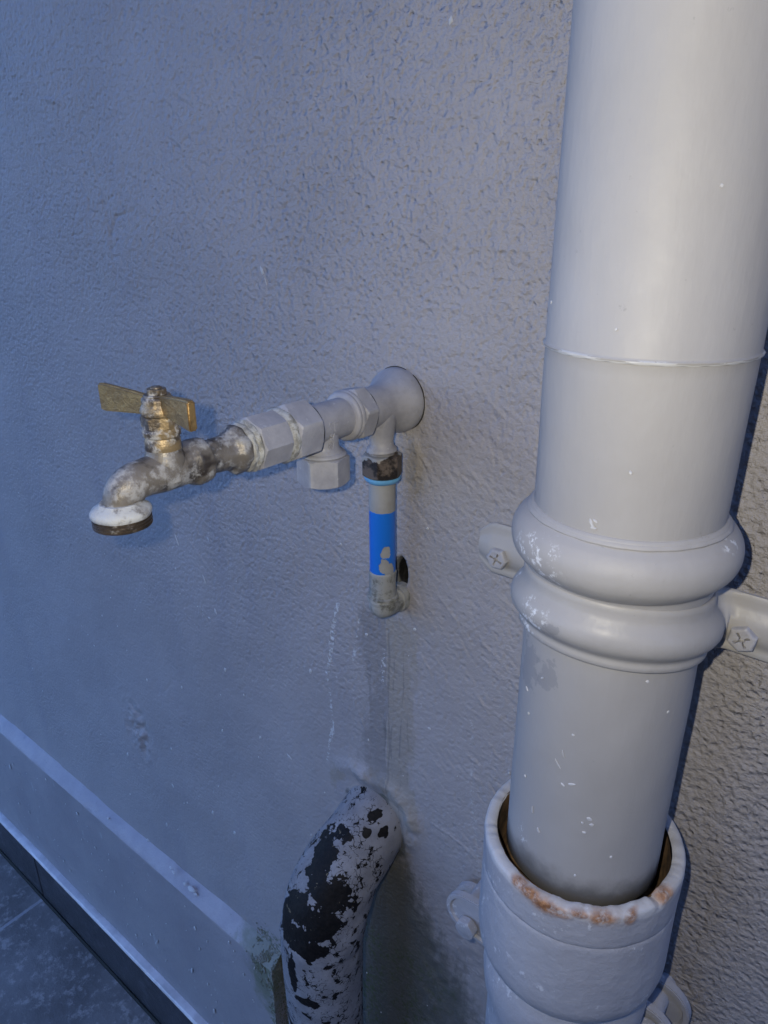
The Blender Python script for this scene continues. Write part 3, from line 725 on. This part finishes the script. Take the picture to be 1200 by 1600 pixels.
def lobe(cx, cz, r, x_in, y0_, y1_, flare=.35):
    """an ear plate: rounded outer end at cx, running back to the pipe at x_in"""
    s = 1 if x_in > cx else -1; out = []
    for i in range(25):
        a = R(90 + 180 * i / 24); out.append((cx + s * r * math.cos(a), cz + r * math.sin(a)))
    out += [(x_in, cz - r * (1 + flare)), (x_in, cz + r * (1 + flare))]
    out = [(x, z) for x, z in out]
    bm = bmesh.new(); ring = [bm.verts.new(V(x, y0_, z)) for x, z in out]; f = bm.faces.new(ring)
    ex = bmesh.ops.extrude_face_region(bm, geom=[f]); vv = [e for e in ex['geom'] if isinstance(e, bmesh.types.BMVert)]
    for v in vv: v.co.y = -y1_
    ff = [e for e in ex['geom'] if isinstance(e, bmesh.types.BMFace)]
    bmesh.ops.recalc_face_normals(bm, faces=bm.faces)
    # a raised rim round the plate with a sunk middle
    q = bmesh.ops.inset_region(bm, faces=ff, thickness=.0042, depth=0)
    bmesh.ops.inset_region(bm, faces=ff, thickness=.0016, depth=0)
    for v in ff[0].verts: v.co.y += .0022
    ed = [e for e in bm.edges if e.calc_length() > 0 and len(e.link_faces) == 2 and e.calc_face_angle(0) > .9]
    bmesh.ops.bevel(bm, geom=ed, offset=.0009, segments=2, affect='EDGES')
    bm.verts.index_update(); g = ([v.co.copy() for v in bm.verts], [[v.index for v in f.verts] for f in bm.faces]); bm.free(); return g
for side in (-1, 1):
    if side < 0: cxf, czf, cxr, czr = -.2355, -.602, -.244, -.6265
    else: cxf, czf, cxr, czr = -.0680, -.594, -.0680, -.601
    ear = obj('mounting_ear', lobe(cxf, czf, .0215, AX + side * .045, .041, .048), MI, iron, smooth=40)
    obj('back_plate', lobe(cxr, czr, .0225 if side < 0 else .0255, AX + side * .04, .010, .018, .2), MI, ear, smooth=40)
    obj('spacer', lathe(V(cxf, 0, czf), (0, -1, 0), [(-.004, .0085), (.0415, .0085)], 32), MI, ear)
    bx, bz = (cxf + .004, czf - .010) if side < 0 else (cxf + .002, czf + .002)
    obj('bolt', hexnut(V(bx, .047, bz), (0, -1, 0), 0, .0085, .0105, .001, rot=.3), MI, ear, smooth=30)

# ------------------------------------------------------------------ tap and its fittings
TX, TZ = -.3546, -.1403
tap = empty('garden_tap', V(TX, 0, TZ), 'old brass garden tap with butterfly handle, sticking out of the grey wall', 'tap')
OT = Vector(tap.location)
Y0 = V(TX, 0, TZ); OUT = (0, -1, 0)
MF = fitting_mat()
MF2 = fitting_mat('painted_fitting_grimy', .5)
# elbow with its wide wall flange
el = obj('wall_elbow', join(lathe(Y0, OUT, [(-.004, .0268), (.0025, .0270), (.0050, .0269), (.0078, .0259), (.0105, .0240), (.0135, .0218), (.0170, .0197), (.0205, .0182), (.0250, .0171), (.0320, .0167), (.0500, .0164)], 96),
                            tube([(-.3535, .028, -.1403, .0155), (-.3525, .027, -.154, .0138), (-.3518, .026, -.163, .0110), (-.3515, .026, -.169, .0098), (-.3512, .026, -.1730, .0102), (-.3512, .026, -.1745, .0122), (-.3512, .026, -.1772, .0128), (-.351, .026, -.1780, .0112), (-.351, .026, -.184, .0100)], 48)), MF, tap, smooth=50)
DKF = flat_mat('dark_seam', (.03, .028, .025), .8)  # black gaps between fittings put in as solid dark rings
for q_, (t_, r_) in enumerate([(.1085, .0185), (.1376, .0166), (.0484, .0186), (.1706, .0142)]):
    obj('dark_seam', lathe(Y0, OUT, [(t_, r_), (t_ + .0009, r_)], 64), DKF, tap)
obj('dark_seam', lathe(Y0, OUT, [(-.002, .0272), (.0009, .0272)], 64, lambda th, t, r: r + .0003 * math.sin(5 * th) + .0003 * math.sin(3 * th + 1)), DKF, el)
nut1 = obj('hex_nut', hexnut(Y0, OUT, .0490, .0640, .0218, .002, rot=.30), MF, tap, smooth=25)
obj('nut_collar', lathe(Y0, OUT, [(.0630, .0172), (.0636, .0192), (.0650, .0197), (.0664, .0194), (.0672, .0186), (.0682, .0190), (.0694, .0188), (.0704, .0178), (.0712, .0160), (.0712, .014)], 72), MF, nut1, smooth=50)
tee = obj('tee_fitting', join(lathe(Y0, OUT, [(.060, .0150), (.080, .0148), (.100, .0148), (.1085, .0150), (.1120, .0158)], 72),
                              tube([(TX, .092, -.1403, .0138), (TX, .092, -.152, .0124), (TX, .092, -.1565, .0120), (TX, .092, -.1595, .0130), (TX, .092, -.1622, .0162), (TX, .092, -.1640, .0172)], 56)), MF, tap, smooth=50)
capb = V(TX, .092, 0)
cap = obj('branch_cap', join(lathe(capb, (0, 0, 1), [(-.1650, .0165), (-.1636, .0178), (-.1625, .0172), (-.1615, .0160)], 56), hexnut(capb, (0, 0, 1), -.1865, -.1648, .0202, .0015, rot=.28)), MF, tap, smooth=25)
# raised casting marks on the tee
def glyphs(txt, size, place, depth=.0006):
    cu = bpy.data.curves.new('m', 'FONT'); cu.body = txt; cu.size = size; cu.extrude = depth; cu.align_x = 'CENTER'; cu.align_y = 'CENTER'; cu.bevel_depth = .0002; cu.bevel_resolution = 1
    t = bpy.data.objects.new('m', cu); COL.objects.link(t)
    dg = bpy.context.evaluated_depsgraph_get(); me = t.evaluated_get(dg).to_mesh()
    g = ([place(v.co) for v in me.vertices], [tuple(p.vertices) for p in me.polygons]); t.evaluated_get(dg).to_mesh_clear()
    bpy.data.objects.remove(t); return g
def onbody(d0, z0, rr, rot):
    def f(co):
        c, s = math.cos(rot), math.sin(rot); u = co.x * c - co.y * s; v = co.x * s + co.y * c
        # u runs towards the wall side, seen from +x; wrapped round the branch axis
        a = u / rr
        return V(TX + math.cos(a) * (rr + co.z), .092 - math.sin(a) * (rr + co.z) + (d0 - .092), z0 + v)
    return f
mk1 = join(glyphs('S', .0075, onbody(.0975, -.1390, .0142, .1)), glyphs('P', .0095, onbody(.0925, -.1405, .0142, .1)), glyphs('S/', .006, onbody(.0955, -.1478, .0133, .0)), glyphs('8/', .0068, onbody(.0950, -.1548, .0118, .0)))
obj('casting_mark', mk1, MF, tee, smooth=30)
nut2 = obj('hex_nut', hexnut(Y0, OUT, .1095, .1330, .0222, .0022, rot=.12), MF, tap, smooth=25)
MJ = scale_mat('sealant_grime', (.27, .26, .23), (.40, .40, .38), (.19, .18, .15), .56, 0, 120)
obj('joint_ring', lathe(Y0, OUT, [(.1320, .0180), (.1325, .0192), (.1350, .0196), (.1372, .0186), (.1388, .0172), (.1400, .0165)], 64, lambda th, t, r: r + .0003 * math.sin(6 * th) + .0003 * math.sin(11 * th + t * 1000)), MJ, nut2)
nut3 = obj('coupling', hexnut(Y0, OUT, .1385, .1640, .0192, .0012, rot=.0, n=8), MF, tap, smooth=20)
obj('joint_ring', lathe(Y0, OUT, [(.1630, .0150), (.1640, .0172), (.1655, .0176), (.1668, .0168), (.1678, .0160), (.1692, .0166), (.1708, .0164), (.1722, .0150)], 64, lambda th, t, r: r + .0003 * math.sin(7 * th + 1) + .0003 * math.sin(12 * th + t * 1000)), MJ, nut3)
# brass body
MB = scale_mat('tarnished_brass', (.16, .142, .12), (.30, .30, .30), (.034, .027, .022), .60, .25, 58)
MB2 = scale_mat('limed_brass', (.26, .19, .10), (.34, .33, .31), (.09, .07, .05), .60, .4, 100)
MBR = scale_mat('bright_brass', (.40, .27, .10), (.6, .55, .45), (.17, .11, .05), .68, .85, 60)
prof = [(.1700, .0140), (.1712, .0150), (.1740, .0160), (.1768, .0158), (.1788, .0150), (.1800, .0135), (.1815, .0122), (.1850, .0115), (.1950, .0112), (.1990, .0113), (.2000, .0128), (.2012, .0142), (.2030, .0147), (.2090, .0148), (.2112, .0142), (.2125, .0130), (.2180, .0118), (.2250, .0118)]
tail = lathe(Y0, OUT, prof, 72, lambda th, t, r: r + (.00045 * math.sin(4 * th + 80 * t) + .0003 * math.sin(9 * th - 300 * t)) * (1 if t < .182 else .5))
spo = spline([(TX, .212, TZ, .0112), (TX, .222, TZ, .0120), (TX, .232, TZ, .0122), (TX, .2420, TZ - .0002, .0112), (TX, .2492, TZ - .0008, .0112), (TX, .2550, TZ - .0035, .0112), (TX, .2588, TZ - .0070, .0103), (TX, .2602, TZ - .0105, .0096), (TX, .2604, TZ - .0130, .0098)], 5)
body = obj('tap_body', join(tail, tube([tuple(p) for p in spo], 56), lathe(V(TX, .2275, 0), (0, 0, 1), [(-.145, .0120), (-.133, .0122), (-.1300, .0116), (-.1282, .0108), (-.1255, .0104)], 56)), MB, tap, smooth=55)
MTH = scale_mat('hose_thread_brass', (.12, .09, .065), (.3, .29, .27), (.05, .04, .03), .66, .6, 60)
SP = V(TX, .2605, .0048)
obj('outlet_flange', lathe(SP, (0, 0, 1), [(-.1632, .0150), (-.1630, .0166), (-.1618, .0172), (-.1602, .0172), (-.1588, .0164), (-.1572, .0142), (-.1560, .0122), (-.1548, .0112)], 72, lambda th, t, r: r + .0002 * math.sin(6 * th)), scale_mat('white_lime', (.26, .255, .245), (.42, .43, .43), (.14, .13, .12), .50, 0, 120), body, smooth=50)
th_ = [(-.1696, .0128), (-.1696, .0150), (-.1690, .0160)]
z = -.1688
while z < -.1632: th_ += [(z, .0166), (z + .0006, .0167), (z + .0010, .0158), (z + .0014, .0158)]; z += .00195
th_ += [(-.1630, .0160), (-.1630, .012)]
obj('hose_thread', lathe(SP, (0, 0, 1), th_, 72), MTH, body, smooth=30)
# bonnet, packing nut, spindle
SB = V(TX, .2275, 0); UP = (0, 0, 1)
obj('bonnet', join(lathe(SB, UP, [(-.1275, .0100), (-.1262, .0106), (-.1200, .0104), (-.1190, .0098), (-.1184, .0096)], 48), lathe(SB, UP, [(-.1188, .0098), (-.1180, .0108), (-.1150, .0112), (-.1138, .0104), (-.1130, .0098)], 48)), MB2, body, smooth=40)
pk = obj('packing_nut', hexnut(SB, UP, -.1136, -.1058, .0112, .0012, rot=.2), MB2, body, smooth=25)
MHANDLE = scale_mat('worn_brass_handle', (.36, .235, .095), (.40, .34, .24), (.27, .175, .075), .76, .8, 150)
hub = lathe(SB, UP, [(-.1062, .0088), (-.1054, .0104), (-.1030, .0108), (-.1010, .0100), (-.0992, .0090), (-.0975, .0094), (-.0960, .0090), (-.0950, .0078), (-.0944, .0060)], 48)
hd = obj('handle', hub, MB2, body, smooth=45)
def wing(side):
    # upright flat blade flaring to its tip, a little dished towards the viewer
    L0, L1 = .004, .0445 if side > 0 else .0440
    bm = bmesh.new(); N = 12; rows = []
    for i in range(N + 1):
        t = i / N; x = L0 + (L1 - L0) * t; h = .0052 + .0035 * t ** .8; dd = .0085 * (t ** 1.2)
        if t > .93: h -= .0006
        th = .0021 - .0003 * t; zc = -.1010 + .0012 * t if side < 0 else -.0992 + .0012 * t
        if side > 0: th = .0022 + .0004 * t
        rows.append([bm.verts.new(V(TX + side * x, .2285 + dd + a * th, zc + b * h)) for a, b in ((-1, -1), (1, -1), (1, 1), (-1, 1))])
    for a, b in zip(rows, rows[1:]):
        for k in range(4): bm.faces.new((a[k], a[(k + 1) % 4], b[(k + 1) % 4], b[k]))
    bm.faces.new(rows[0]); bm.faces.new(rows[-1])
    bmesh.ops.recalc_face_normals(bm, faces=bm.faces)
    ed = [e for e in bm.edges if e.calc_face_angle(0) > .8]
    bmesh.ops.bevel(bm, geom=ed, offset=.0009, segments=3, affect='EDGES')
    bm.verts.index_update(); g = ([v.co.copy() for v in bm.verts], [[v.index for v in f.verts] for f in bm.faces]); bm.free(); return g
for s in (-1, 1): obj('handle_wing', wing(s), MHANDLE, body, smooth=40)
obj('spindle_nut', join(lathe(SB, UP, [(-.0950, .0072), (-.0944, .0078), (-.0938, .0074)], 40), hexnut(SB, UP, -.0941, -.0905, .0062, .0006, rot=.5), lathe(SB, UP, [(-.0906, .0034), (-.0897, .0032), (-.0893, .0022)], 24)), MB2, body, smooth=30)

# ------------------------------------------------------------------ blue banded supply pipe below the elbow
BX, BD = -.3508, .026
sup = empty('supply_pipe', V(BX, .02, -.335), 'thin vertical pipe with a chipped bright blue section, below the wall end of the tap', 'water pipe')
OS = Vector(sup.location)
m = M('blackened_nut', .45, .4)
a = m.noise(110, 5, .7); b = m.noise(45, 4, .6)
cc = m.mix(m.step(a, .42, .6), (.03, .024, .02), (.14, .11, .09))
cc = m.mix(m.step(m.noise(75, 4, .7, vec=m.vec((1, 1, .35))), .6, .68), cc, (.46, .40, .34))
zz = m.N('ShaderNodeSeparateXYZ'); m.put(zz.inputs[0], m.co)
tp = m.step(m.math('ADD', zz.outputs['Z'], m.math('MULTIPLY', m.math('SUBTRACT', b, .5), .03)), (-.1812 + H) - OS.z, (-.1802 + H) - OS.z)
cc = m.mix(m.math('MULTIPLY', tp, .8), cc, (.42, .42, .41))
m.bump(a, .001, .6); MNUT = m.done(cc, m.step(a, .3, .7, .3, .7))
def cyl_prof(z0, z1, r): return [(z0, r), (z1, r)]
Bz = V(BX, BD, 0)
obj('compression_nut', join(hexnut(Bz, UP, -.1985, -.1795, .0172, .0016, rot=.1)), MNUT, sup, smooth=25)
obj('blue_washer', lathe(Bz, UP, [(-.2040, .0110), (-.2035, .0130), (-.2018, .0146), (-.2000, .0152), (-.1986, .0150), (-.1978, .012)], 64, lambda th, t, r: r + .0003 * math.sin(4 * th)), flat_mat('light_blue_plastic', (.12, .33, .55), .45, var=.2, bump=.0004), sup, smooth=50)
m = M('blue_and_grey_pipe', .38, spec=.5)
zz = m.N('ShaderNodeSeparateXYZ'); m.put(zz.inputs[0], m.co)
nz = m.noise(230, 4, .7); n1 = m.noise(110, 3, .6)
zo = H - OS.z
hgt = m.math('ADD', zz.outputs['Z'], m.math('MULTIPLY', m.math('SUBTRACT', nz, .5), .0022))
blue = m.math('MULTIPLY', m.step(hgt, -.2868 + zo, -.2864 + zo), m.step(hgt, -.2292 + zo, -.2288 + zo, 1, 0))
def lc(x, d, z_): return tuple(V(x, d, z_) - OS)
chip = m.mx(m.spot(lc(BX + .0090, BD + .007, -.266), (.0042, .006, .0065), n1, .8, .04), m.spot(lc(BX + .0078, BD + .008, -.2775), (.0040, .006, .0085), n1, .85, .04), m.spot(lc(BX + .011, BD + .004, -.284), (.004, .006, .008), n1, .4, .04),
            m.spot(lc(BX - .0100, BD + .006, -.272), (.0016, .006, .0055), n1, .5, .05), m.spot(lc(BX - .0098, BD + .006, -.2835), (.002, .006, .003), n1, .5, .05), m.spot(lc(BX - .0100, BD + .006, -.249), (.0012, .005, .0022), n1, .5, .05), m.spot(lc(BX - .0070, BD + .009, -.2455), (.0009, .003, .0006), n1, .5, .05))
blue = m.math('MULTIPLY', blue, m.math('SUBTRACT', 1., chip))
gcol = m.mix(m.step(m.noise(40, 4, .6), .35, .65), (.24, .235, .22), (.30, .295, .28))
pc = m.mix(blue, gcol, (.008, .13, .52))
m.bump(blue, .0004, .8); m.bump(m.noise(150, 3, .6), .0005, .4)
MBL = m.done(pc, m.step(blue, 0, 1, .5, .33))
bpf = dense([(-.3050, .0113), (-.2870, .0114), (-.2050, .0112), (-.1990, .0112)], .004)
obj('pipe_run', lathe(Bz, UP, bpf, 64, lambda th, t, r: r + .0001 * math.sin(3 * th + 70 * t)), MBL, sup, smooth=50)
ML = scale_mat('weathered_elbow', (.20, .20, .185), (.29, .29, .275), (.12, .12, .10), .5, 0, 90)
le = obj('lower_elbow', join(lathe(Bz, UP, [(-.3090, .0116), (-.2900, .0120), (-.2878, .0122), (-.2866, .0119), (-.2862, .0110)], 64, lambda th, t, r: r + .0002 * math.sin(5 * th + 200 * t)),
                            tube([tuple(p) for p in spline([(BX, BD, -.300, .0118), (BX, BD, -.312, .0122), (BX, BD - .001, -.3185, .0123), (BX, BD - .006, -.3230, .0120), (BX, .014, -.3240, .0115), (BX, .006, -.3240, .0118), (BX, -.006, -.3240, .0118)], 5)], 48), lathe(V(BX, BD - .0005, -.3215), (0, 0, 1), [(.0125 * math.sin(R(a)), max(.0004, .0125 * math.cos(R(a)))) for a in range(-90, 91, 10)], 48)), ML, sup, smooth=60)
obj('elbow_ring', join(lathe(Bz, UP, [(-.3170, .0120), (-.3162, .0136), (-.3148, .0137), (-.3140, .0128), (-.3132, .0126), (-.3124, .0137), (-.3110, .0136), (-.3102, .0118)], 56, lambda th, t, r: r + .0003 * math.sin(4 * th))), ML, le, smooth=50)
obj('elbow_ring', lathe(V(BX, 0, -.3240), OUT, [(-.002, .0126), (.0040, .0130), (.0055, .0124), (.0065, .0121), (.0078, .0129), (.0092, .0126), (.0100, .0112)], 48, lambda th, t, r: r + .0003 * math.sin(5 * th)), ML, le, smooth=50)

# ------------------------------------------------------------------ bent pipe with flaking paint
PXX = -.390; PD = .082; PR = .0432
bend = empty('bent_drain_pipe', V(PXX, PD, -1.452), 'black drain pipe bending out of the wall with flaking grey paint', 'drain pipe')
OB = Vector(bend.location)
pth = [(-.384, -.03, -.606, .0395), (-.384, .0, -.617, .0398), (-.3845, .014, -.6235, .0406), (-.386, .030, -.633, .0416), (-.388, .046, -.645, .0430), (-.390, .060, -.660, .0446), (-.391, .0715, -.679, .0458), (-.392, .0790, -.702, .0460), (-.392, .0825, -.72, .0456), (-.3915, .083, -.76, .0444), (-.390, .083, -.83, .0430), (-.390, .083, -.95, .0430), (-.390, .083, -1.10, .0430), (-.390, .083, -1.30, .0430), (-.390, .083, -1.4525, .0430)]
pp = [tuple(p) for p in spline(pth, 12)]
def flake_mat():
    m = M('flaking_paint', .5, spec=.22)
    zz = m.N('ShaderNodeSeparateXYZ'); m.put(zz.inputs[0], m.co)
    def L(x, d, z_): return tuple(V(x, d, z_) - OB)
    big = m.noise(26, 2, .5); v1 = m.noise(75, 3, .55, .2); fine = m.noise(230, 4, .7)
    # bare areas along the outer side of the bend
    area = None
    for p, r in [((-.394, .068, -.611), (.014, .02, .012)), ((-.388, .087, -.627), (.013, .02, .012)), ((-.368, .085, -.640), (.018, .022, .017)), ((-.394, .108, -.658), (.017, .02, .013)), ((-.370, .103, -.664), (.018, .02, .018)), ((-.392, .119, -.686), (.022, .02, .014)),
                 ((-.374, .116, -.692), (.016, .02, .011)), ((-.408, .108, -.675), (.012, .02, .016)), ((-.392, .124, -.735), (.005, .03, .034)), ((-.378, .124, -.768), (.014, .03, .006)), ((-.3645, .035, -.596), (.004, .006, .004)), ((-.354, .024, -.597), (.003, .01, .005)), ((-.367, .0155, -.586), (.007, .012, .003)), ((-.385, .049, -.598), (.010, .012, .005)), ((-.398, .12, -.835), (.022, .03, .006))]:
        q = m.spot(L(*p), r, v1, .45, .4); area = q if area is None else m.math('MAXIMUM', area, q)
    lobes = m.vor(170, 'SMOOTH_F1', vec=m.warp(150, .006)); isl = m.noise(78, 2, .5, .3)
    f = m.math('MULTIPLY', area, .56)
    f = m.math('ADD', f, m.math('MULTIPLY', m.math('SUBTRACT', isl, .5), 1.35))
    f = m.math('ADD', f, m.math('MULTIPLY', m.math('SUBTRACT', lobes, .38), .55))
    f = m.math('ADD', f, m.math('MULTIPLY', m.math('SUBTRACT', fine, .5), .45))
    crack = m.math('MULTIPLY', m.step(m.vor(150, 'DISTANCE_TO_EDGE', vec=m.warp(130, .012)), .0, .07, .27, 0), m.step(m.noise(24, 3, .6), .38, .55))
    f = m.math('ADD', f, crack)
    bare = m.step(f, .235, .252)
    pitc = m.step(m.noise(420, 3, .7), .62, .66, 0, .8)
    pitc = m.math('MULTIPLY', pitc, m.step(m.noise(22, 3, .6), .42, .58))
    paint = m.mix(m.step(m.noise(40, 4, .6), .35, .65), (.185, .185, .20), (.25, .25, .265))
    paint = m.mix(pitc, paint, (.05, .05, .05))
    blk = m.mix(m.step(fine, .4, .65), (.003, .0025, .0025), (.009, .007, .006))
    blk = m.mix(m.math('MULTIPLY', m.step(m.noise(120, 3, .7), .67, .7), .7), blk, (.2, .17, .11))
    m.bump(m.math('SUBTRACT', 1., bare), .0016, .9); m.bump(m.noise(90, 4, .65), .002, .5); m.bump(fine, .0007, .5)
    return m.done(m.mix(bare, paint, blk), m.step(bare, 0, 1, .55, .6))
obj('pipe_bend', tube(pp, 96, jit=lambda i, th: .0005 * math.sin(3 * th + i * .11) + .0003 * math.sin(7 * th - i * .23) - .0012 * math.exp(-((i - 96) / 3.) ** 2)), flake_mat(), bend, smooth=60)
MBK = flat_mat('black_plastic', (.012, .012, .013), .4, bump=.0003)
arc = []
for i in range(25):
    a = R(100 + 70 * i / 24); arc.append((PXX + .0465 * math.cos(a), .05, -.0, .0022))
# thin black lip standing off the left of the bend
lip = [tuple(p) for p in spline([(-.4265, .074, -.648, .0008), (-.4335, .078, -.668, .0020), (-.4368, .082, -.690, .0024), (-.4372, .083, -.712, .0018), (-.4350, .083, -.728, .0007)], 6)]
obj('torn_edge', tube(lip, 10, up=(0, 1, 0)), MBK, bend)

# ------------------------------------------------------------------ moss where the plinth stops
def moss():
    vs, fs = [], []; q = random.Random(9)
    bm = bmesh.new(); bmesh.ops.create_icosphere(bm, subdivisions=1, radius=1); ic = [v.co.copy() for v in bm.verts]; bm.verts.index_update(); fc = [tuple(v.index for v in f.verts) for f in bm.faces]; bm.free()
    for _ in range(2600):
        if q.random() < .6:
            x = q.gauss(-.582, .012); z_ = q.gauss(-1.012, .017) - (x + .582) * .5
        else: x = -.563 - abs(q.gauss(0, .004)); z_ = q.uniform(-1.22, -1.0)
        if x > -.5632: x = -.5632 - q.random() * .004
        d = 0 if z_ > -.988 else min(.0208, (-.988 - z_) * 1.0)
        if fbm(np.array([x]), np.array([z_]), 110, 2, 4)[0] < .42: continue
        s_ = q.uniform(.0005, .0015); c = V(x, d, z_); n0 = len(vs); a, b = q.uniform(.8, 1.7), q.uniform(.8, 1.5)
        vs += [c + Vector((v.x * s_ * a, v.y * s_ * .55, v.z * s_ * b)) for v in ic]; fs += [tuple(k + n0 for k in f) for f in fc]
    for _ in range(900):            # on the end face of the plinth and the wall beside it
        z_ = q.uniform(-1.3, -.99); d = q.uniform(0, .02); s_ = q.uniform(.0005, .0014); c = V(-.5628, d, z_) if q.random() < .4 else V(-.5628 + abs(q.gauss(0, .008)), 0, z_); n0 = len(vs)
        vs += [c + Vector((v.x * s_, v.y * s_, v.z * s_ * 1.3)) for v in ic]; fs += [tuple(k + n0 for k in f) for f in fc]
    return vs, fs
m = M('moss', .95); MM = m.done(m.mix(m.step(m.noise(60, 4, .6), .35, .65), (.12, .135, .09), (.22, .23, .21)), .95)
mo = obj('moss', moss(), MM, smooth=None); tagit(mo, 'greyish green moss at the end of the wall ledge beside the flaking bent pipe', 'moss', kind='stuff')

S.render.engine = 'CYCLES'
